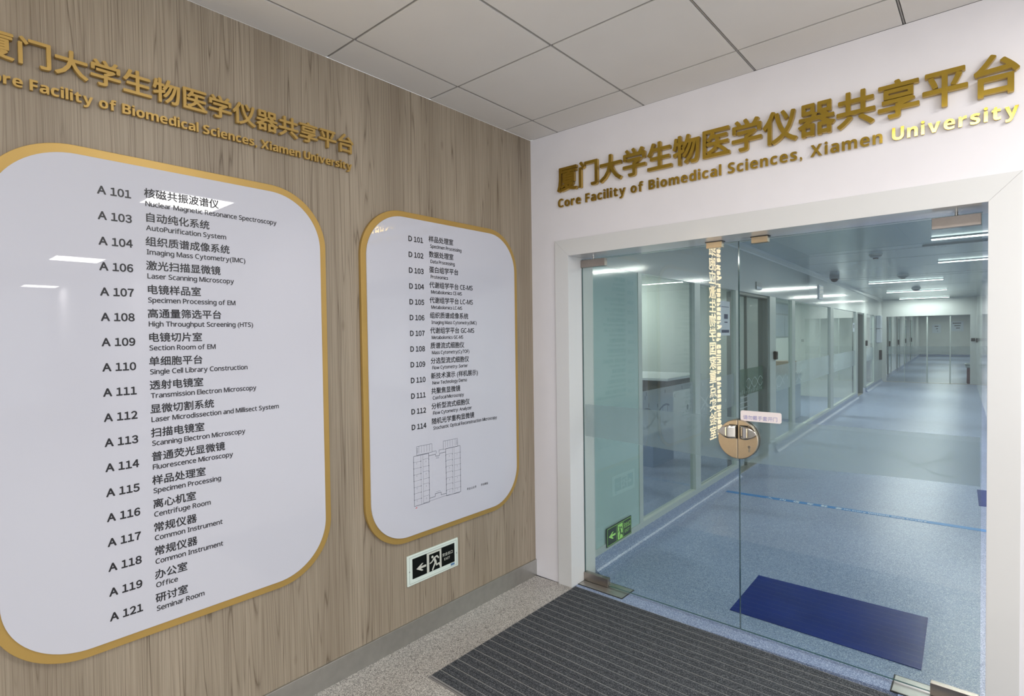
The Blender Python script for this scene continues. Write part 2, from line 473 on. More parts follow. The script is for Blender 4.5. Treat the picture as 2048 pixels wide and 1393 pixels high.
# ================================================================== LOBBY SHELL
struct('wall_left', MB().box((-0.12, -7.0, 0), (0, 0, H)), M['wood'])
wf = MB()
wf.box((-0.12, 0, 0), (0.205, 0.24, H)); wf.box((2.385, 0, 0), (16, 0.24, H)); wf.box((0.205, 0, 2.182), (2.385, 0.24, H))
struct('wall_front', wf, M['plaster'])
struct('floor', MB().box((-0.12, -7.0, -0.1), (16, 0.0, 0)), M['terrazzo'])
struct('baseboard_left', MB().box((0, -7.0, 0), (0.01, -0.001, 0.108)), M['steel'], bevel=0.0015)

# suspended ceiling: tiles lying on a bar grid
GX, GY, T = 0.2217, 0.2514, 0.6
xs = [0.0] + [GX + T*i for i in range(0, 27)]; ys = [0.0] + [-GY - T*i for i in range(0, 12)]
ce = MB()
for i in range(len(xs) - 1):
    for j in range(len(ys) - 1):
        g = 0.006; dz = random.uniform(0, 0.0015)
        x0 = xs[i] + (0.001 if i == 0 else g); y1 = ys[j] - (0.0015 if j == 0 else g)
        ce.box((x0, ys[j+1] + g, H + dz), (xs[i+1] - g, y1, H + dz + 0.012))
ceil = struct('ceiling', ce, M['tile'])
cb = MB()
cb.box((0, -7, H + 0.013), (16, 0.1, H + 0.02))
cb.build('ceiling_void', M['slot'], ceil)
cg = MB()
for x in xs[1:]: cg.box((x - 0.0028, -7, H + 0.002), (x + 0.0028, 0, H + 0.0125))
for y in ys[1:]: cg.box((0, y - 0.0028, H + 0.003), (16, y + 0.0028, H + 0.0125))
cg.build('ceiling_grid', M['tbar'], ceil)

# door casing, mitred at the upper corners
XL0, XL1, XR0, XR1, ZI, ZO, YD = 0.1973, 0.2996, 2.2926, 2.3915, 2.0881, 2.1892, 0.262
tr = thing('trim_1', ((XL0 + XR1) / 2, 0, 0), kind='structure')
def fr_y(x, z, d): return Vector((x, d, z))
MB().prism([(XL0, 0), (XL1, 0), (XL1, ZI), (XL0, ZO)], fr_y, -0.012, YD).build('left_jamb', M['frame'], tr, bevel=0.001)
MB().prism([(XR0, 0), (XR1, 0), (XR1, ZO), (XR0, ZI)], fr_y, -0.012, YD).build('right_jamb', M['frame'], tr, bevel=0.001)
MB().prism([(XL1 + .0005, ZI), (XR0 - .0005, ZI), (XR1 - .0005, ZO), (XL0 + .0005, ZO)], fr_y, -0.012, YD).build('head_jamb', M['frame'], tr, bevel=0.001)

# ================================================================== GLASS DOORS
YG0, YG1 = 0.134, 0.146; SEAM = 1.2915; GZ0, GZ1 = 0.012, 2.076
def half_disc(mb, cx, cz, r, side, y0, y1):
    n = 28
    pts = [(cx + side*0.0006 + side * r * math.sin(math.pi*i/n), cz + r * math.cos(math.pi*i/n)) for i in range(n + 1)]
    mb.prism(pts, fr_y, y1, y0)
def lever(mb, bx, cz, side, y):
    """leaf shaped lever bowed out from the case"""
    n = 14; m_ = 6; vs = []; fs = []
    for k in range(2):
        for i in range(n + 1):
            s = i / n; x = bx + side * 0.088 * s
            hh = 0.0345 * (1 - max(0, s - .28) ** 2 / .5184) ** 0.8 if s < 1 else 0.0005
            hh = max(hh, 0.0008)
            out = 0.006 + 0.024 * math.sin(min(1, s * 1.9) * math.pi / 2) - 0.006 * s + (0.004 if k == 0 else 0)
            for j in range(m_ + 1):
                z = cz + hh * (j / m_ * 2 - 1); vs.append((x, y - out, z))
    st = (n + 1) * (m_ + 1)
    for k in range(2):
        for i in range(n):
            for j in range(m_):
                a = k*st + i*(m_+1) + j; fs.append((a, a+1, a+m_+2, a+m_+1))
    for i in range(n):
        for j in (0, m_):
            a = i*(m_+1) + j; b = a + m_ + 1; fs.append((a, b, b + st, a + st))
    for i in (0, n):
        for j in range(m_):
            a = i*(m_+1) + j; fs.append((a, a+1, a+1+st, a+st))
    mb.add(vs, fs)
def on_glass(x, z, d): return Vector((x, YG0 - d, z))
def film_parts(leaf, x0, x1, side):
    """frosted band with its lower edge in a shallow wave, printed with helix drawings"""
    f = MB(); n = 24
    up = [(x0 + (x1-x0)*i/n, 1.145 + 0.002*math.sin(3*(x0 + (x1-x0)*i/n))) for i in range(n+1)]
    lo = [(x, 0.926 + 0.014*math.cos((x - 0.3) * 3.2)) for x, z in up]
    f.add([(x, YG1 + 0.001, z) for x, z in lo + up], [(i, i+1, n+2+i, n+1+i) for i in range(n)])
    fb = f.build('frosted_band', M['film'], leaf['pane'] if False else leaf, recalc=False)
    h = MB(); fn = lambda a, b, d: Vector((a, YG1 + 0.0015 + d, b))
    if side > 0:
        helix(h, 1.93, 2.2, 1.0, 0.034, 0.42, 1.2, 0.010, fn, 0.0)
        disc(h, (1.99, 1.045), 0.012, fn, 0); disc(h, (2.17, 1.055), 0.016, fn, 0)
        helix(h, 1.60, 1.83, 1.0, 0.03, 0.36, 0.4, 0.006, fn, 0.0)
    else:
        helix(h, 0.33, 0.70, 1.0, 0.034, 0.34, 0.9, 0.008, fn, 0.0)
    h.build('film_print', M['filmprint'], fb, recalc=False)
def door_leaf(idx, x0, x1, side):
    d = thing('door_%d' % idx, ((x0 + x1) / 2, YG0, 0), kind='structure')
    g = MB(); g.box((x0, YG0, GZ0), (x1, YG1, GZ1)); g.mi = [1, 1, 0, 1, 0, 1]
    g.build('glass_pane', None, d, mats=[M['glassdoor'], M['glassedge']])
    film_parts(d, x0 + 0.004, x1 - 0.004, side)
    hx = x0 if side < 0 else x1                                      # hinge side
    a, b = (hx - 0.002, hx + 0.176) if side < 0 else (hx - 0.167, hx - 0.004)
    tp = MB().box((a, YG0 - 0.010, 2.024), (b, YG1 + 0.010, 2.071)).build('top_patch', M['nickel'], d, bevel=0.001)
    MB().cyl((hx - side * 0.085, 0.14, 2.071), (0, 0, 1), 0.006, 0.016).build('pivot_pin', M['chrome'], tp)
    MB().box((a, YG0 - 0.010, 0.006), (b, YG1 + 0.010, 0.058)).build('bottom_patch', M['nickel'], d, bevel=0.001)
    cx, cz, r = SEAM + 0.005, 1.034, 0.103
    lk = MB(); half_disc(lk, cx - 0.005, cz, r, side, YG0 - 0.024, YG0)
    lo = lk.build('lock_case', M['lockmetal'], d, bevel=0.003)
    bk = MB(); half_disc(bk, cx - 0.005, cz, r, side, YG1, YG1 + 0.024); bk.build('inside_lock_case', M['nickeldark'], d, bevel=0.002)
    lb = cx + side * 0.006
    e = MB(); x_ = sorted((lb, lb + side * 0.042)); e.box((x_[0], YG0 - 0.027, cz + 0.004), (x_[1], YG0 - 0.022, cz + 0.076)); e.build('lever_seat', M['nickeldark'], lo)
    l = MB(); lever(l, lb + side * 0.004, cz + 0.040, side, YG0 - 0.024); l.build('lever_handle', M['chrome'], d, smooth=True)
    if side > 0:
        k = MB().cyl((1.351, YG0 - 0.024, 1.000), (0, -1, 0), 0.008, 0.004); k.box((1.347, YG0 - 0.027, 0.974), (1.355, YG0 - 0.022, 0.994))
        ky = k.build('key_cylinder', M['chrome'], lo)
        MB().box((1.3498, YG0 - 0.0286, 0.994), (1.3522, YG0 - 0.0278, 1.006)).build('key_slot', M['black'], ky)
    return d
door_leaf(1, 0.303, SEAM - 0.0018, -1)
door_leaf(2, SEAM + 0.0018, 2.275, 1)

# stops hanging from the head jamb beside the meeting edges
def stop(x0, x1, label):
    t = thing('door_stop', ((x0 + x1) / 2, 0.14, ZI), label, 'door stop', 'door stops on the head of the glass doors')
    MB().box((x0, YG0 - 0.009, 2.054), (x1, YG1 + 0.012, ZI)).build('stop_block', M['lockmetal'], t, bevel=0.001)
    MB().box((x0 - 0.004, YG0 - 0.012, ZI - 0.004), (x1 + 0.004, YG1 + 0.02, ZI)).build('stop_plate', M['nickeldark'], t)
stop(1.122, 1.207, 'metal door stop over the left glass leaf, above the reflected lit sign')
stop(1.360, 1.440, 'metal door stop over the right glass leaf, just right of the door seam')
# floor springs
def spring(x0, x1, label):
    t = thing('floor_spring', ((x0 + x1) / 2, 0.13, 0), label, 'floor spring', 'floor springs under the glass doors')
    MB().box((x0, 0.062, -0.002), (x1, 0.2, 0.004)).build('cover_plate', M['steel'], t, bevel=0.001)
    MB().box((x0 - 0.006, 0.056, -0.002), (x1 + 0.006, 0.206, 0.0025)).build('cement_case', M['nickeldark'], t)
spring(0.305, 0.615, 'steel floor spring plate under the left glass leaf by the white jamb')
spring(1.975, 2.285, 'steel floor spring plate under the right glass leaf at the lower right')

# placard stuck on the inside of the right leaf
pl = thing('door_placard', (1.40, YG0, 1.12), 'small white placard with rounded corners on the glass above the lock', 'placard')
MB().prism(rrect(1.300, 1.502, 1.132, 1.186, 0.010, 5), on_glass, 0.0002, 0.003).build('plate', M['placard'], pl)
pt = MB(); print_text(pt, '请勿戴手套开门', (1.313, YG0 - 0.0032, 1.142), (1, 0, 0), (0, 0, 1), (0, -1, 0), 0.0245, r=0.01, n=3)
pt.build('lettering', M['placardink'], pl, recalc=False)

# ================================================================== GOLD WALL LETTERING
def letter_sign(name, text, fn, x0, width, base, em, depth, label, face, sidem, r, n, style='bold', track=0.0, sy=1.0, word='letter', gap=0.004):
    lay, w = layout(text, style, track); sx = width / w
    org = fn(x0, base, 0)
    t = thing(name, org, label, 'wall lettering')
    for c, vs, fs, x, a in lay:
        if not vs: continue
        V, Fc = embolden(vs, fs, r, n); mb = MB()
        solid(mb, V, Fc, lambda px, py, d: fn(x0 + (x + px) * sx, base + py * em * sy, d + gap), depth - gap, per=len(vs))
        mb.build(word, None, t, mats=[face, sidem], recalc=False)
    return t
CN = '厦门大学生物医学仪器共享平台'; EN = 'Core Facility of Biomedical Sciences, Xiamen University'
letter_sign('wall_lettering', CN, on_left, -2.604, 14*0.0910, 2.4635, 0.0910, 0.020, 'gold Chinese title lettering on the wood wall above the large board', M['gold'], M['gold'], 0.022, 8, word='character', sy=0.98)
letter_sign('wall_lettering', EN, on_left, -2.603, 1.262, 2.3815, 0.0465, 0.016, 'gold English title lettering on the wood wall above the large board', M['gold'], M['gold'], 0.006, 4)
letter_sign('wall_lettering', CN, on_front, 0.229, 14*0.1543, 2.503, 0.158, 0.024, 'polished gold Chinese title lettering on the white wall over the glass doors', M['goldmetal'], M['goldside'], 0.024, 8, word='character', sy=1.02)
letter_sign('wall_lettering', EN, on_front, 0.226, 2.156, 2.3955, 0.0725, 0.014, 'polished gold English title lettering on the white wall over the glass doors', M['goldmetal'], M['goldside'], 0.004, 4, track=0.075)

# ================================================================== DIRECTORY BOARDS
ROWS_A = [('A 101', '核磁共振波谱仪', 'Nuclear Magnetic Resonance Spectroscopy'), ('A 103', '自动纯化系统', 'AutoPurification System'),
 ('A 104', '组织质谱成像系统', 'Imaging Mass Cytometry(IMC)'), ('A 106', '激光扫描显微镜', 'Laser Scanning Microscopy'),
 ('A 107', '电镜样品室', 'Specimen Processing of EM'), ('A 108', '高通量筛选平台', 'High Throughput Screening (HTS)'),
 ('A 109', '电镜切片室', 'Section Room of EM'), ('A 110', '单细胞平台', 'Single Cell Library Construction'),
 ('A 111', '透射电镜室', 'Transmission Electron Microscopy'), ('A 112', '显微切割系统', 'Laser Microdissection and Millisect System'),
 ('A 113', '扫描电镜室', 'Scanning Electron Microscopy'), ('A 114', '普通荧光显微镜', 'Fluorescence Microscopy'),
 ('A 115', '样品处理室', 'Specimen Processing'), ('A 116', '离心机室', 'Centrifuge Room'), ('A 117', '常规仪器', 'Common Instrument'),
 ('A 118', '常规仪器', 'Common Instrument'), ('A 119', '办公室', 'Office'), ('A 121', '研讨室', 'Seminar Room')]
ROWS_D = [('D 101', '样品处理室', 'Specimen Processing'), ('D 102', '数据处理室', 'Data Processing'), ('D 103', '蛋白组学平台', 'Proteomics'),
 ('D 104', '代谢组学平台 CE-MS', 'Metabolomics CE-MS'), ('D 105', '代谢组学平台 LC-MS', 'Metabolomics LC-MS'),
 ('D 106', '组织质谱成像系统', 'Imaging Mass Cytometry(IMC)'), ('D 107', '代谢组学平台 GC-MS', 'Metabolomics GC-MS'),
 ('D 108', '质谱流式细胞仪', 'Mass Cytometry(CyTOF)'), ('D 109', '分选型流式细胞仪', 'Flow Cytometry: Sorter'),
 ('D 110', '新技术演示 (样机展示)', 'New Technology Demo'), ('D 111', '共聚焦显微镜', 'Confocal Microscopy'),
 ('D 112', '分析型流式细胞仪', 'Flow Cytometry: Analyzer'), ('D 114', '随机光学重构显微镜', 'Stochastic Optical Reconstruction Microscopy')]
XF = 0.0255
def board(y0, y1, z0, z1, rows, label, num_y, zh_y, en_y, z_first, pitch):
    t = thing('directory_board', (0, (y0 + y1)/2, z0), label, 'directory board')
    MB().prism(rrect(y0, y1, z0, z1, 0.245, 20), on_left, 0.0015, 0.0195).build('gold_backing', M['gold'], t, bevel=0.001)
    g = 0.029
    fp = MB().prism(rrect(y0 + g, y1 - g, z0 + g, z1 - g, 0.220, 20), on_left, 0.0195, XF).build('white_face', M['acrylic'], t, bevel=0.001)
    R_, U_, N_ = (0, 1, 0), (0, 0, 1), (1, 0, 0)
    for k, (a, b, c) in enumerate(rows):
        z = z_first - k * pitch; nums = MB(); zh = MB(); en = MB()
        print_text(nums, a, (XF, num_y, z), R_, U_, N_, 0.0365, r=0.032, n=6, width=0.098)
        print_text(zh, b, (XF, zh_y - 0.001, z + 0.0145), R_, U_, N_, 0.0355, r=0.02, n=5)
        print_text(en, c, (XF, en_y, z - 0.0185), R_, U_, N_, 0.0244, r=0.022, n=5)
        nums.build('room_number', M['ink'], fp, recalc=False); zh.build('chinese_name', M['ink'], fp, recalc=False); en.build('english_name', M['ink'], fp, recalc=False)
    return t, fp
board(-2.62, -1.490, 0.540, 2.236, ROWS_A, 'gold rimmed white room board listing the A rooms, at the left of the wood wall', -2.322, -2.186, -2.184, 2.0885, 1.4495/17)
b2, f2 = board(-1.309, -0.178, 0.536, 2.236, ROWS_D, 'gold rimmed white room board listing the D rooms above a small floor plan', -1.030, -0.895, -0.886, 2.0885, 0.9755/12)
# floor plan printed under the D list
pm = MB(); dots = pm
def PL(pts, w=0.0016, closed=False, mb=pm): stroke(mb, pts, w, on_left, XF + 0.0006, closed)
def rect(y0, y1, z0, z1, **k): PL([(y0, z0), (y1, z0), (y1, z1), (y0, z1)], closed=True, **k)
rect(-1.021, -0.920, 0.713, 0.974, w=0.0022); rect(-0.800, -0.692, 0.718, 0.979, w=0.0022)
rect(-1.001, -0.897, 0.977, 1.022); rect(-0.817, -0.711, 0.978, 1.023)
for y in (-0.974, -0.960): PL([(y, 0.713), (y, 0.974)], w=0.0010)
for y in (-0.752, -0.739): PL([(y, 0.718), (y, 0.979)], w=0.0010)
for k in range(1, 8):
    z = 0.713 + k * 0.0327
    PL([(-1.021, z), (-0.974, z)], w=0.001); PL([(-0.960, z + .006 * (k % 2)), (-0.920, z + .006 * (k % 2))], w=0.001)
    PL([(-0.800, z + .004), (-0.752, z + .004)], w=0.001); PL([(-0.739, z), (-0.692, z)], w=0.001)
    for y, z_ in ((-1.021, z), (-0.974, z), (-0.920, z), (-0.800, z), (-0.752, z), (-0.692, z)): disc(dots, (y, z_), 0.0025, on_left, XF + 0.0008, 8)
    if k % 2:
        for y in (-1.002, -0.94, -0.775, -0.717): PL([(y, z - .012), (y, z - .003)], w=0.0012)
for y0 in (-0.985, -0.968, -0.951, -0.932, -0.915): PL([(y0, 0.985), (y0, 1.022)], w=0.001)
for y0 in (-0.80, -0.785, -0.768, -0.75, -0.73): PL([(y0, 0.985), (y0, 1.022)], w=0.001)
for k in range(6):
    PL([(-0.999, 0.988 + k*0.005), (-0.990, 0.988 + k*0.005)], w=0.0012); PL([(-0.722, 0.990 + k*0.005), (-0.713, 0.990 + k*0.005)], w=0.0012)
PL([(-0.897, 0.979), (-0.868, 0.979), (-0.868, 0.966), (-0.872, 0.966)]); PL([(-0.817, 0.979), (-0.848, 0.979), (-0.848, 0.966)])
PL([(-0.920, 0.961), (-0.873, 0.961), (-0.873, 0.950), (-0.845, 0.950), (-0.845, 0.961), (-0.800, 0.961)], w=0.0022)
PL([(-0.868, 0.942), (-0.850, 0.942), (-0.850, 0.937), (-0.868, 0.937)], w=0.001, closed=True)
PL([(-0.920, 0.733), (-0.880, 0.733), (-0.880, 0.748), (-0.838, 0.748), (-0.838, 0.733), (-0.800, 0.733)], w=0.0022)
PL([(-0.875, 0.757), (-0.843, 0.757)], w=0.001); PL([(-0.96, 0.716), (-0.80, 0.721), (-0.70, 0.714)], w=0.0014)
plan = pm.build('floor_plan', M['thinink'], f2, recalc=False)
rm = MB(); poly(rm, [(-1.016, 0.700), (-1.004, 0.700), (-1.004, 0.708)], on_left, XF + 0.0006); rm.build('red_marker', M['redink'], f2, recalc=False)
cap = MB(); cap2 = MB()
print_text(cap, '平台公众号', (XF, -0.645, 0.714), (0, 1, 0), (0, 0, 1), (1, 0, 0), 0.0155, r=0.012, n=3)
print_text(cap2, '平台网站', (XF, -0.532, 0.714), (0, 1, 0), (0, 0, 1), (1, 0, 0), 0.0155, r=0.012, n=3)
cap.build('caption', M['ink'], f2, recalc=False); cap2.build('caption', M['ink'], f2, recalc=False)

# ================================================================== EXIT SIGNS
ex = thing('exit_sign', (0, -0.882, 0.295), 'white framed black exit sign on the wood wall below the D room board', 'exit sign')
MB().prism([(-1.060, 0.296), (-0.704, 0.296), (-0.704, 0.456), (-1.060, 0.456)], on_left, 0, 0.009).build('case', M['signwhite'], ex, bevel=0.003)
e2 = MB()
stroke(e2, [(-1.047, 0.307), (-0.717, 0.307), (-0.717, 0.446), (-1.047, 0.446)], 0.0012, on_left, 0.0096, True)
disc(e2, (-1.047, 0.372), 0.0035, on_left, 0.0098, 10); disc(e2, (-0.717, 0.372), 0.0035, on_left, 0.0098, 10)
e2.build('case_line', M['darkpost'], ex, recalc=False)
fc = MB().prism([(-1.028, 0.3285), (-0.733, 0.3285), (-0.733, 0.434), (-1.028, 0.434)], on_left, 0.009, 0.0105).build('black_face', M['signface'], ex)
mk = MB(); D = 0.0111
arrow_left(mk, -1.004, 0.354, 0.066, 0.040, on_left, D)
for q in ([(-.933, .3295), (-.917, .3295), (-.917, .433), (-.933, .433)], [(-.843, .3295), (-.830, .3295), (-.830, .433), (-.843, .433)], [(-.917, .423), (-.843, .423), (-.843, .433), (-.917, .433)]): poly(mk, q, on_left, D)
running_man(mk, -0.914, 0.331, 0.072, 0.088, on_left, D + 0.0003)
print_text(mk, '安全出口', (0.0105, -0.824, 0.3835), (0, 1, 0), (0, 0, 1), (1, 0, 0), 0.0195, r=0.01, n=3)
print_text(mk, 'EXIT', (0.0105, -0.811, 0.3585), (0, 1, 0), (0, 0, 1), (1, 0, 0), 0.0175, r=0.01, n=3, width=0.044)
mk.build('exit_symbols', M['signmark'], fc, recalc=False)
bl = MB(); poly(bl, [(-.762, .312), (-.733, .312), (-.733, .324), (-.762, .324)], on_left, 0.0097)
bl.build('blue_label', M['blueprint'], ex, recalc=False)
# green one in the corridor, on the first panel
gx = thing('exit_sign', cor(0.012, 0.59, 0.125), 'green glow exit sign low on the corridor panel behind the left glass leaf', 'exit sign')
MB().prism([(0.411, 0.125), (0.772, 0.125), (0.772, 0.256), (0.411, 0.256)], on_cor, 0.004, 0.010).build('plate', M['lumdark'], gx)
gm = MB(); D = 0.0108
stroke(gm, [(.419, .132), (.764, .132), (.764, .249), (.419, .249)], 0.003, on_cor, D, True)
stroke(gm, [(.545, .132), (.545, .249)], 0.003, on_cor, D); stroke(gm, [(.648, .132), (.648, .249)], 0.003, on_cor, D)
arrow_left(gm, .436, .166, .095, .050, on_cor, D)
poly(gm, [(.562, .136), (.636, .136), (.636, .242), (.562, .242)], on_cor, D)
print_text(gm, '安全出口', cor(0.010, .656, .195), DV, (0, 0, 1), DU, 0.042, r=0.012, n=3, width=.102)
print_text(gm, 'EXIT', cor(0.010, .668, .158), DV, (0, 0, 1), DU, 0.030, r=0.01, n=3, width=.076)
gm.build('glow_symbols', M['lum'], gx, recalc=False)
gd = MB(); running_man(gd, .566, .142, .066, .094, on_cor, D + 0.0005); gd.build('running_figure', M['lumdark'], gx, recalc=False)

# ================================================================== MATS AND FLOOR MARKS
dm = thing('entrance_mat', (1.3, -0.58, 0), 'dark grey ribbed entrance mat with thin metal rails before the glass doors', 'mat')
MX0, MX1, MY0, MY1 = 0.318, 2.45, -1.168, 0.008
MB().box((MX0 - 0.012, MY0 - 0.012, -0.004), (MX1 + 0.012, MY1 + 0.012, 0.003)).build('edging', M['matedge'], dm)
rb = MB(); rl = MB(); P_ = 0.056; y = MY0
while y + P_ < MY1 + 0.001:
    rb.box((MX0, y + 0.004, 0.003), (MX1, y + 0.0272, 0.0105)); rb.box((MX0, y + 0.0298, 0.003), (MX1, y + P_ - 0.004, 0.0105))
    rl.box((MX0, y + 0.0012, 0.003), (MX1, y + 0.0026, 0.0092)); rl.box((MX0, y - 0.0026, 0.003), (MX1, y - 0.0012, 0.0092))
    rl.box((MX0, y + 0.0280, 0.003), (MX1, y + 0.0290, 0.0085))
    y += P_
rb.build('carpet_ribs', M['carpet'], dm); rl.build('metal_rails', M['alu'], dm)
MB().box((MX0, MY0 - 0.003, 0.0028), (MX1, MY1, 0.0045)).build('backing', M['black'], dm)

bm_ = MB(); Q = [(1.150, 0.900), (2.045, 0.922), (2.062, 0.322), (1.166, 0.330)]
bm_.prism(Q, on_floor, 0.0005, 0.004)
tag(bm_.build('floor_mat', M['bluemat'], bevel=0.001), 'plain royal blue mat lying on the corridor floor behind the doors', 'mat')
tp = thing('floor_tape', cor(0.98, 2.7, 0), 'bright blue warning tape across the corridor floor with white writing', 'floor tape')
MB().prism([(0.02, 2.672), (2.40, 2.752), (2.40, 2.820), (0.02, 2.740)], lambda a, b, d: cor(a, b, d), 0.0003, 0.0012).build('tape_strip', M['tape'], tp)
tt = MB(); tdir = (DU * 1.0 + DV * 0.0335).normalized(); tup = Vector((-tdir.y, tdir.x, 0))
for i, c in enumerate('入内请穿鞋套'):
    tt = MB(); print_text(tt, c, cor(0.452 + i*0.116, 2.694 + i*0.0039, 0.0012), tdir, tup, (0, 0, 1), 0.058, r=0.02, n=4); tt.build('tape_character', M['tapeink'], tp, recalc=False)
tt = MB(); print_text(tt, 'No Entry Without Shoe Covers', cor(1.10, 2.722, 0.0012), tdir, tup, (0, 0, 1), 0.046, r=0.014, n=4, width=0.60)
tt.build('tape_writing', M['tapeink'], tp, recalc=False)
MB_ = MB(); MB_.prism([(2.05, 3.55), (2.35, 3.57), (2.35, 4.22), (2.05, 4.20)], lambda a, b, d: cor(a, b, d), 0.0003, 0.002)
tag(MB_.build('floor_sticker', M['bluemat']), 'blue floor sticker cut off by the right door jamb', 'floor sticker')

# ================================================================== CORRIDOR SHELL
FV_, EV_ = 17.85, 39.9
struct('floor_corridor', MB().box((-5.2, 0.0, -0.1), (5.2, EV_ + .2, 0.0), cor).box((2.0, 0, -0.1), (2.5, .3, -0.0005)), M['vinyl'])
struct('ceiling_corridor', MB().box((-5.2, 0.24, HC), (5.2, EV_ + .2, HC + 0.1), cor), M['corceil'])
# joints between the ceiling panels
jm = MB()
for v in (3.2, 5.15, 6.1, 8.9, 9.3, 11.8, 14.9): jm.box((0.02, v, HC - 0.0012), (4.4, v + 0.006, HC + 0.001), cor)
jm.build('ceiling_joints', M['darkpost'], bpy.data.objects['ceiling_corridor'])
struct('trim_ceiling_cove', MB().prism([(0, HC), (0.05, HC), (0.03, HC - 0.02), (0.012, HC - 0.05), (0, HC - 0.06)], lambda a, b, d: cor(a, d, b), 0.27, FV_), M['panel'])
# left wall: header, sill, coved skirting; posts between the panes
wl = MB()
wl.box((-0.09, 0.262, 2.06), (0, FV_, HC), cor); struct('wall_corridor_left', wl, M['panel'])
segs = [(0.262, 3.36), (4.93, 12.49), (14.1, FV_)]
sk = MB(); sl = MB()
for a, b in segs:
    n = 6; pr = [(-0.02, 0.0), (0.075, 0.0)] + [(0.075 - 0.07*math.sin(t*math.pi/2/n), 0.05*(1 - math.cos(t*math.pi/2/n)) + 0.001) for t in range(n+1)] + [(0.004, 0.105), (-0.02, 0.105)]
    sk.prism(pr, lambda p0, p1, d: cor(p0, d, p1), a, b)
    sl.box((-0.05, a, 0.105), (0.004, b, 0.15), cor)
struct('baseboard_corridor', sk, M['vinyl']); struct('trim_sill', sl, M['post'])
po = MB()
for a, b in ((0.262, 0.275), (0.93, 0.99), (2.07, 2.20), (3.26, 3.36), (4.64, 4.93), (5.84, 6.03), (8.92, 9.24), (12.2, 12.49), (13.64, 14.1)):
    po.box((-0.05, a, 0.15), (0.002, b, 2.06), cor)
po.box((-0.09, 15.8, 0.0), (0.0, FV_, 2.06), cor)
struct('trim_posts', po, M['post'])
struct('wall_corridor_panel', MB().box((-0.05, 0.275, 0.15), (-0.004, 0.93, 2.06), cor), M['teal'])
win = 0
for a, b in ((0.99, 2.07), (2.20, 3.26), (4.93, 5.84), (6.03, 8.92), (9.24, 12.2), (14.1, 15.8)):
    win += 1
    w_ = thing('window_%d' % win, cor(0, (a+b)/2, 0.15), kind='structure')
    MB().box((-0.034, a, 0.15), (-0.024, b, 2.06), cor).build('glass_pane', M['pane'], w_)
    f = MB(); fn = lambda p0, p1, d: cor(-0.022 + d, p0, p1)
    f.add([fn(a, .80, 0), fn(b, .80, 0), fn(b, 1.15, 0), fn(a, 1.15, 0)], [(0, 1, 2, 3)])
    fb = f.build('frosted_band', M['film'], w_, recalc=False)
    h = MB(); hz = 0.93
    helix(h, a + .02, min(a + .55, b - .02), hz, 0.075, 0.75, win * 0.9, 0.016, fn, 0.001)
    for i in range(7):
        u_ = random.uniform(a + .05, b - .05); z_ = random.uniform(.98, 1.11)
        stroke(h, [(u_, z_), (u_, z_ + .03)], .012, fn, 0.0015)
    for i in range(4):
        disc(h, (random.uniform(a + .05, b - .05), random.uniform(.84, 1.0)), random.uniform(.014, .028), fn, 0.0015, 6 if i == 0 else 12)
    h.build('film_print', M['filmdark' if win == 1 else 'filmprint'], fb, recalc=False)
# sliding glass doors in the left wall
def slider(idx, v0, v1, printed):
    d = thing('door_%d' % idx, cor(-0.1, (v0 + v1)/2, 0), kind='structure')
    vm = v0 + (v1 - v0) * 0.44
    fm = MB().box((-0.13, v0, 2.03), (-0.02, v1, 2.06), cor).box((-0.13, v1 - 0.05, 0), (-0.02, v1, 2.03), cor).box((-0.13, v0, 0), (-0.02, v0 + 0.03, 2.03), cor)
    fm.build('door_frame', M['darkpost'], d)
    MB().box((-0.10, v0 + 0.03, 0.012), (-0.09, vm, 2.03), cor).build('glass_pane', M['pane'], d)
    MB().box((-0.085, vm - 0.02, 0.012), (-0.075, v1 - 0.05, 2.03), cor).build('glass_pane', M['pane'], d)
    MB().box((-0.104, vm - 0.02, 0.012), (-0.072, vm, 2.03), cor).build('meeting_stile', M['darkpost'], d)
    MB().box((-0.12, v0, 0), (-0.02, v1, 0.012), cor).build('floor_track', M['steel'], d)
    if printed:
        fn = lambda p0, p1, d_: cor(-0.070 + d_, p0, p1)
        f = MB(); f.add([fn(v0, .86, 0), fn(v1 - .05, .86, 0), fn(v1 - .05, 1.17, 0), fn(v0, 1.17, 0)], [(0, 1, 2, 3)])
        fb = f.build('printed_band', film('green film', (92, 118, 108), 0.62), d, recalc=False)
        h = MB(); helix(h, v0 + .5, v1 - .08, .99, 0.06, .5, .4, .012, fn, 0.002)
        for i in range(16): stroke(h, [(v0 + .08 + i*.07, .88), (v0 + .08 + i*.07, .91 + .02*(i % 3))], .02, fn, 0.002)
        for i in range(4): stroke(h, [(v0 + .02, .84 - i*.06), (v0 + .62, .84 - i*.06)], .012, fn, 0.002)
        h.build('band_drawing', M['filmprint'], fb, recalc=False)
slider(3, 3.36, 4.64, True); slider(4, 12.49, 13.64, False)
struct('wall_corridor_right', MB().box((2.31, 9.2, 0), (2.45, FV_, HC), cor).box((4.4, 0.2, 0), (4.5, 9.2, HC), cor).box((2.31, 9.1, 0), (4.5, 9.2, HC), cor).box((2.385 - .3, 0.262, 0), (4.5, 0.3, HC), lambda a, b, z: Vector((a + 0.42, b, z))), M['panel'])
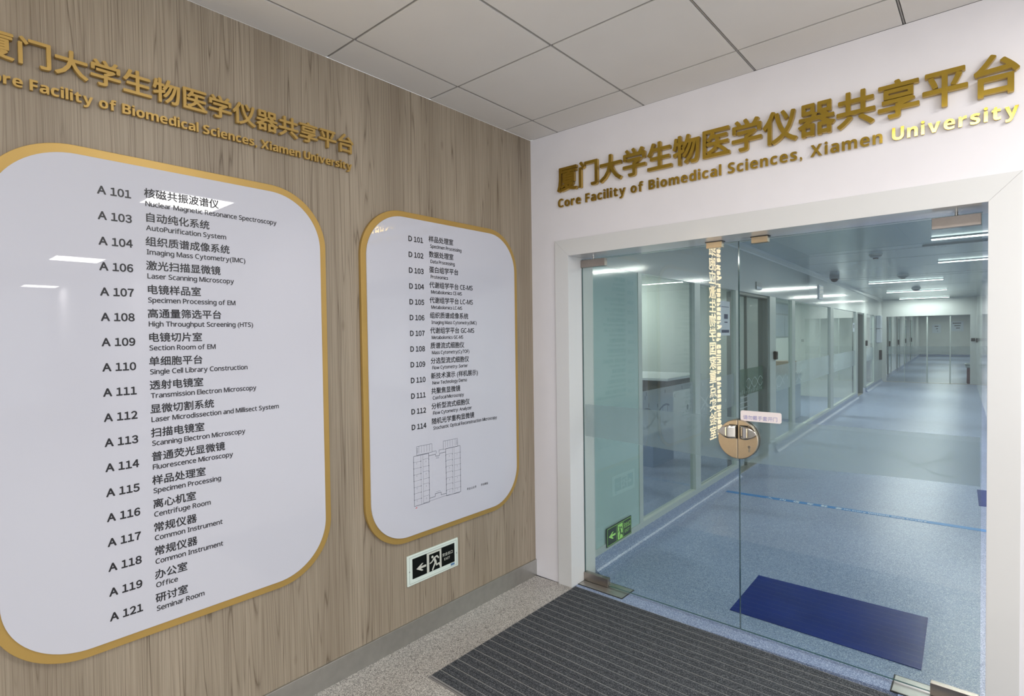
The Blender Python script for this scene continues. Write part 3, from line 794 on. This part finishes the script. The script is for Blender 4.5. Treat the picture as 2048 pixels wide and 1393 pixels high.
# rooms behind the left glass: back wall and cross walls
rw = MB(); rw.box((-5.2, 0.3, 0), (-5.1, FV_, HC), cor)
struct('wall_room_back', rw, M['roomwall'])
cw = MB(); cw.box((-5.1, 4.86, 0), (-0.14, 4.92, HC), cor).box((-5.1, 0.24, 0), (-0.06, 0.30, HC), cor).box((-2.3, 4.95, 0), (-2.25, 7.1, HC), cor).box((-5.1, 7.1, 0), (-0.6, 7.16, HC), cor).box((-5.1, 12.3, 0), (-0.09, 12.36, HC), cor).box((-2.0, 12.36, 0), (-1.95, FV_, HC), cor)
struct('wall_room_cross', cw, M['greenwall'])

# far end screen with sliding doors, and the corridor beyond it
sc = MB(); sc.box((0.0, FV_, 2.05), (2.31, FV_ + .1, HC), cor).box((0, FV_, 0), (0.12, FV_ + .1, 2.05), cor).box((2.17, FV_, 0), (2.31, FV_ + .1, 2.05), cor)
struct('wall_corridor_end_screen', sc, M['panel'])
es = thing('door_5', cor(1.15, FV_ + .05, 0), kind='structure')
for a, b in ((0.12, 0.59), (0.59, 1.155), (1.155, 1.71), (1.71, 2.17)):
    MB().box((a + .003, FV_ + .04, 0.02), (b - .003, FV_ + .05, 2.05), cor).build('glass_pane', M['pane'], es)
st = MB()
for a, w_ in ((0.59, .012), (1.155, .035), (1.71, .03)): st.box((a - w_/2, FV_ + .03, 0), (a + w_/2, FV_ + .06, 2.05), cor)
st.build('door_stiles', M['post'], es)
MB().box((0.0, FV_ - .01, 0), (2.31, FV_ + .08, 0.012), cor).build('floor_track', M['steel'], es)
f = MB(); f.add([cor(a, FV_ + .055, z) for a, z in ((.12, .88), (2.17, .88), (2.17, 1.12), (.12, 1.12))], [(0, 1, 2, 3)]); fb = f.build('frosted_band', M['film'], es, recalc=False)
h = MB(); helix(h, 0.4, 1.9, .93, .05, .8, 0, .02, lambda a, b, d: cor(a, FV_ + .056, b), 0); h.build('film_print', M['filmdark'], fb, recalc=False)
bw = MB(); bw.box((-0.1, EV_, 0), (2.6, EV_ + .1, HC), cor); struct('wall_far_end', bw, M['roomwall'])
bl_ = MB(); bl_.box((-0.1, FV_ + .1, 0), (0.0, EV_, HC), cor); struct('wall_far_left', bl_, M['panel'])
br = MB(); br.box((2.6, FV_ + .1, 0), (2.7, EV_, HC), cor); struct('wall_far_right', br, M['panel'])
bb_ = MB(); bb_.box((0, EV_ - .012, 0), (2.6, EV_, .12), cor).box((0, FV_ + .1, 0), (.012, EV_, .12), cor); struct('baseboard_far', bb_, M['vinyl'])
for i, v in enumerate((19.6, 23.2, 27.0, 31.0)):
    d = thing('door_%d' % (6 + i), cor(0, v + .6, 0), kind='structure')
    MB().box((0.0, v, 0), (0.012, v + 0.35, 2.1), cor).box((0.0, v + 1.2, 0), (0.012, v + 1.35, 2.1), cor).box((0.0, v, 2.1), (0.012, v + 1.35, 2.16), cor).build('door_frame', M['darkpost'], d)
    MB().box((0.0, v + .35, 0), (0.006, v + 1.2, 2.1), cor).build('door_panel', M['teal'], d)
    MB().box((0.006, v + .42, 1.05), (0.05, v + .5, 1.25), cor).build('door_handle', M['black'], d)

# ================================================================== CORRIDOR FITTINGS
# linear ceiling lights
lg = 'linear lights across the corridor ceiling'
def strip_light(u0, v, label, power=42):
    t = thing('ceiling_light', cor(u0 + .6, v, HC), label, 'ceiling light', lg)
    MB().box((u0 - .01, v - .030, HC - 0.012), (u0 + 1.21, v + .030, HC), cor).build('housing', M['panel'], t)
    MB().box((u0, v - .024, HC - 0.022), (u0 + 1.2, v + .024, HC - 0.012), cor).build('diffuser', M['tube'], t)
    l = area('light_glow', cor(u0 + .6, v, HC - 0.0225), (0, 0, -1), 1.2, 0.048, power, (1.0, 0.985, 0.955)); l.rotation_euler = (0, 0, TH)
    return t
LB = ['linear ceiling light nearest the doors, cut by the right jamb just under the patch fitting', 'second linear ceiling light from the doors, cut by the right jamb',
      'third linear ceiling light, the first one seen whole down the corridor', 'fourth linear ceiling light, with a smoke detector in front of it', 'linear ceiling light nearest the far glass screen']
for (u, v), lb in zip(((1.67, 4.48), (1.67, 7.0), (0.469, 10.3), (0.483, 13.7), (0.49, 17.4)), LB): strip_light(u, v, lb, 22 if v > 17 else 42)
for v in (21.5, 26.5, 32.0, 37.0):
    l = area('light_far', cor(1.3, v, HC - 0.02), (0, 0, -1), 1.2, 0.1, 48, (1.0, 0.985, 0.955))
for u, v, pw in ((-2.4, 1.8, 44), (-2.4, 4.1, 36), (-3.6, 6.0, 80), (-1.2, 6.2, 45), (-2.5, 9.5, 140), (-1.0, 15, 50), (2.3, 1.6, 44)):
    area('light_room', cor(u, v, HC - 0.03), (0, 0, -1), 1.2, 0.3, pw, (1.0, 0.98, 0.96))

vt = thing('air_vent', cor(1.86, 5.1, HC), 'long flat air vent with dotted holes in the corridor ceiling between two lights', 'air vent')
MB().box((1.57, 5.0, HC - 0.012), (2.8, 5.30, HC), cor).build('panel', M['corceil'], vt, bevel=0.002)
vh = MB(); vh.box((1.57, 4.985, HC - 0.02), (2.8, 5.0, HC), cor)
vh.build('slot', M['device'], vt)
vd = MB()
for i in range(5):
    for j in range(2): vd.cyl(cor(1.64 + i*.035, 5.14 + j*.07, HC - 0.0125), (0, 0, -1), 0.008, 0.001, 8)
vd.build('holes', M['darkmetal'], vt)
def detector(u, v, label, r=.065):
    t = thing('smoke_detector', cor(u, v, HC), label, 'smoke detector', 'ceiling detectors in the corridor')
    MB().cyl(cor(u, v, HC), (0, 0, -1), r, 0.02).build('base', M['panel'], t)
    MB().dome(cor(u, v, HC - .02), (0, 0, -1), r * .9, 0.035).build('dome', M['device'], t, smooth=True)
    MB().cyl(cor(u, v, HC - .05), (0, 0, -1), r * .4, 0.012).build('sensor', M['darkmetal'], t)
detector(1.069, 5.45, 'round smoke detector nearest the doors on the corridor ceiling', .075)
detector(1.13, 8.9, 'smoke detector just in front of the third linear light', .09); detector(1.13, 12.75, 'smoke detector overlapping the fourth linear light', .09)
dc = thing('dome_camera', cor(0.215, 7.97, HC), 'grey dome camera at the left edge of the corridor ceiling', 'security camera')
MB().cyl(cor(0.215, 7.97, HC), (0, 0, -1), .075, .07).build('base', M['device'], dc); MB().dome(cor(.215, 7.97, HC - .07), (0, 0, -1), 0.06, .055).build('dome', M['darkmetal'], dc, smooth=True)

# notice, reader, plaques on the left wall
nt_ = thing('wall_notice', cor(0, 2.98, 1.58), 'blue-white A4 notice on the corridor glass left of the sliding door', 'notice')
MB().box((-0.024, 2.83, 1.57), (-0.021, 3.13, 1.93), cor).build('sheet', M['paper'], nt_)
nf = lambda a, b, d: cor(-0.020 + d, a, b)
ni = MB(); poly(ni, [(2.86, 1.60), (3.10, 1.60), (3.10, 1.63), (2.86, 1.63)], nf, 0); stroke(ni, [(2.94, 1.77), (3.06, 1.77)], .05, nf, 0); stroke(ni, [(2.95, 1.71), (3.05, 1.71)], .012, nf, 0); stroke(ni, [(2.86, 1.87), (3.1, 1.87)], .006, nf, 0)
ni.build('print', M['inkblue'], nt_, recalc=False)
rd = thing('access_reader', cor(0, 5.1, 1.25), 'black access reader on the post right of the first sliding door', 'access reader')
MB().box((0.0, 4.80, 1.24), (0.04, 4.89, 1.35), cor).build('body', M['black'], rd, bevel=0.01)
MB().box((0.04, 4.82, 1.30), (0.043, 4.87, 1.335), cor).build('screen', M['darkmetal'], rd)
pq = thing('door_plaque', cor(0, 4.12, 2.11), 'small grey room plaque on the white panel above the first sliding door', 'plaque')
MB().box((0, 4.01, 2.115), (0.012, 4.24, 2.205), cor).build('plate', M['device'], pq); MB().box((0.012, 4.02, 2.12), (0.014, 4.23, 2.15), cor).build('white_strip', M['paper'], pq)
hs = thing('hanging_sign', cor(0.05, 7.9, 2.17), 'tall narrow white sign with three dark blocks on the header panel', 'sign')
MB().box((0.002, 7.75, 2.165), (0.016, 8.12, 2.41), cor).build('plate', M['paper'], hs)
hh = MB()
for k in range(3): hh.box((0.016, 7.80, 2.20 + k*.07), (0.018, 8.08, 2.25 + k*.07), cor)
hh.build('dark_blocks', M['device'], hs)
ws = thing('wall_notice', cor(0, 12.05, 1.59), 'small white notice left of the second sliding door', 'notice')
MB().box((-0.024, 11.92, 1.59), (-0.020, 12.18, 1.80), cor).build('sheet', M['paper'], ws); MB().box((-0.020, 11.98, 1.68), (-0.019, 12.08, 1.76), cor).build('print', M['darkmetal'], ws)
rd2 = thing('access_reader', cor(0, 14.2, 1.2), 'black access reader on the post right of the second sliding door', 'access reader')
MB().box((0.0, 13.92, 1.22), (0.04, 14.06, 1.36), cor).build('body', M['black'], rd2, bevel=0.008)
for z0, z1, lb in ((1.68, 2.06, 'upper white dispenser box on the pillar before the far screen'), (1.26, 1.66, 'lower white dispenser box on the pillar before the far screen')):
    q = thing('dispenser', cor(0.05, 16.6, z0), lb, 'dispenser', 'dispensers on the far pillar')
    MB().box((0.0, 16.3, z0), (0.11, 16.75, z1), cor).build('body', M['paper'], q, bevel=0.015)
    MB().box((0.03, 16.4, z0 - .012), (0.08, 16.65, z0 + .01), cor).build('outlet', M['device'], q)
fx = thing('wall_phone', cor(0, 17.2, .7), 'dark handset box low on the far left pillar', 'phone')
MB().box((0, 17.1, .72), (0.06, 17.3, 1.02), cor).build('body', M['darkmetal'], fx, bevel=.01)
sw = thing('wall_switch', cor(2.235, FV_, 1.27), 'wide black switch plate on the right side of the far screen', 'switch', 'black switches by the far screen')
MB().box((2.19, FV_ - .02, 1.27), (2.28, FV_, 1.36), cor).build('plate', M['black'], sw); MB().box((2.205, FV_ - .024, 1.29), (2.265, FV_ - .02, 1.34), cor).build('rocker', M['darkmetal'], sw)
sw2 = thing('wall_switch', cor(2.29, 17.0, 1.25), 'small black switch on the right wall next to the wide switch plate', 'switch', 'black switches by the far screen')
MB().box((2.285, 16.9, 1.25), (2.31, 17.1, 1.37), cor).build('plate', M['black'], sw2); MB().box((2.280, 16.95, 1.29), (2.285, 17.05, 1.33), cor).build('rocker', M['darkmetal'], sw2)
bn = thing('waste_bin', cor(2.28, 18.35, 0), 'maroon waste bin with a pale bag behind the far screen', 'bin')
MB().prism([(2.10, 18.16), (2.46, 18.16), (2.46, 18.50), (2.10, 18.50)], lambda a, b, d: cor(a, b, d), 0.0, 0.50).build('body', M['maroon'], bn, bevel=0.02)
MB().box((2.07, 18.13, 0.47), (2.49, 18.53, 0.55), cor).box((2.05, 18.11, .545), (2.40, 18.5, .60), cor).build('bag', M['bag'], bn, bevel=0.03)
for (a, b, z0, z1, lb) in ((1.50, 2.15, 1.55, 2.15, 'white notice board with dark lines on the far end wall, right'), (0.62, 1.05, 1.45, 1.98, 'pale picture board on the far end wall, left')):
    q = thing('notice_board', cor((a+b)/2, EV_, z0), lb, 'notice board')
    a2, b2_, = a, b
    MB().box((a2, EV_ - .03, z0), (b2_, EV_ - .002, z1), cor).build('board', M['paper'], q)
    pr_ = MB()
    for k in range(3): pr_.box((a2 + .12 + .08*k, EV_ - .034, z1 - .14 - .15*k), (b2_ - .12 - .03*k, EV_ - .03, z1 - .09 - .15*k), cor)
    pr_.build('print', M['darkmetal'], q)

# reception counter behind the first pane
rc = thing('reception_counter', cor(-2.1, 3.4, 0), 'white topped reception counter seen through the first glass pane', 'counter')
MB().box((-3.6, 2.88, 1.07), (-0.62, 3.9, 1.10), cor).build('worktop', M['stone'], rc, bevel=.004)
MB().box((-3.55, 2.93, 0.93), (-0.67, 3.85, 1.07), cor).build('apron', M['apron'], rc)
MB().box((-3.5, 3.2, 0), (-0.95, 3.8, 0.93), cor).build('cabinet', M['bluepanel'], rc)
# lab furniture behind the long panes
def bench(u0, u1, v0, v1, h_, lab, m):
    t = thing('lab_bench', cor((u0+u1)/2, (v0+v1)/2, 0), lab, 'bench', 'benches in the glazed rooms')
    MB().box((u0, v0, h_ - .04), (u1, v1, h_), cor).build('worktop', M['stone'], t)
    MB().box((u0 + .03, v0 + .03, 0), (u1 - .03, v1 - .03, h_ - .04), cor).build('cupboard', m, t)
bench(-1.9, -1.2, 5.1, 6.7, .85, 'grey lab bench behind the narrow pane past the first sliding door', M['device'])
bench(-2.6, -1.6, 8.0, 11.4, .82, 'white topped lab bench in the long glazed room', M['device'])
wn = thing('window_20', cor(-0.05, 7.6, 1.55), kind='structure')  # bright window image in the glass, built as solid pale panes
MB().box((-0.56, 7.06, 1.50), (-0.53, 8.40, 2.12), lambda a, b, z: cor(a, b - 0.0, z)).build('window_frame', M['post'], wn)
def wp(a, b): MB().box((-0.53, a, 1.53), (-0.526, b, 1.90), cor).build('pane', M['paper'], wn)
wp(7.1, 7.70); wp(7.74, 8.36); MB().box((-0.53, 7.1, 1.93), (-0.526, 8.36, 2.09), cor).build('pane', M['paper'], wn)
bx = thing('carton', cor(-1.0, 8.2, .82), 'brown carton standing on a white box behind the long pane', 'box')
MB().box((-0.9, 8.1, .82), (-0.5, 8.5, 1.06), cor).build('box_body', M['brown'], bx, bevel=.004); MB().box((-0.9, 8.27, 1.06), (-.5, 8.33, 1.062), cor).build('packing_tape', M['paper'], bx)
bx2 = thing('storage_box', cor(-1.0, 8.2, 0), 'tall white storage box under the brown carton', 'box')
MB().box((-0.95, 8.0, 0), (-0.45, 8.6, .78), cor).build('box_body', M['paper'], bx2, bevel=.004); MB().box((-0.97, 7.98, .78), (-0.43, 8.62, .82), cor).build('lid', M['device'], bx2, bevel=.004)

# ================================================================== LOBBY LAMPS seen only as reflections, plus an added fill lamp
def panel_light(x0, y0, label, w=.6, power=30):
    t = thing('ceiling_panel_light', (x0 + .3, y0 + .3, H), label, 'ceiling light', 'square panel lights of the lobby hall')
    MB().box((x0 - .01, y0 - .01, H - 0.012), (x0 + w + .01, y0 + w + .01, H - 0.002)).build('frame', M['frame'], t)
    MB().box((x0, y0, H - 0.016), (x0 + w, y0 + w, H - 0.012)).build('diffuser', M['led'], t)
    area('panel_glow', (x0 + .3, y0 + .3, H - 0.02), (0, 0, -1), .58, .58, power, (1, 0.98, 0.95))
panel_light(3.03, -1.24, 'square ceiling panel light mirrored in the A room board over the first entry')
panel_light(8.06, -1.09, 'square ceiling panel light mirrored at the left of the A room board')
panel_light(13.68, -0.70, 'farthest square ceiling panel light mirrored small in the A room board', .30)
panel_light(1.80, -2.06, 'square ceiling panel light near the camera, glinting in the gold English letters', .6, 18)
area('hall_fill', (5.2, -3.4, H - 0.02), (0, 0, -1), .58, .58, 34, (1, 0.98, 0.95))  # unseen fill lamp, added to brighten the lobby floor and walls
ls = thing('lit_sign', (0, -2.9, 0.45), 'warm lit vertical lettering on the wood wall, mirrored in the left glass leaf', 'lit sign')
pz = 0.1515
for i, c in enumerate('细胞应激生物学国家重点实验室'):
    mb = MB(); vs, fs, w = glyph(c, 'bold'); V, Fc = embolden(vs, fs, .022, 6)
    zz = 0.455 + (13 - i) * pz
    solid(mb, V, Fc, lambda px, py, d: Vector((0.008 + d, -2.842 + px * .20, zz + py * .15 + .012)), 0.022, per=len(vs))
    mb.build('character', None, ls, mats=[M['warm'], M['goldside']], recalc=False)
lay, w = layout('State Key Laboratory of Cellular Stress Biology', 'bold', .03)
mb = MB(); sx = 2.15 / w
for c, vs, fs, x, a in lay:
    if vs: solid(mb, vs, fs, lambda px, py, d: Vector((0.008 + d, -2.985 + py * .115, 2.62 - (x + px) * sx)), 0.018)
mb.build('english_line', None, ls, mats=[M['warm'], M['warm']], recalc=False)

bpy.data.objects.remove(_to, do_unlink=True)
for o in bpy.data.objects:
    if '_o' in o: del o['_o']
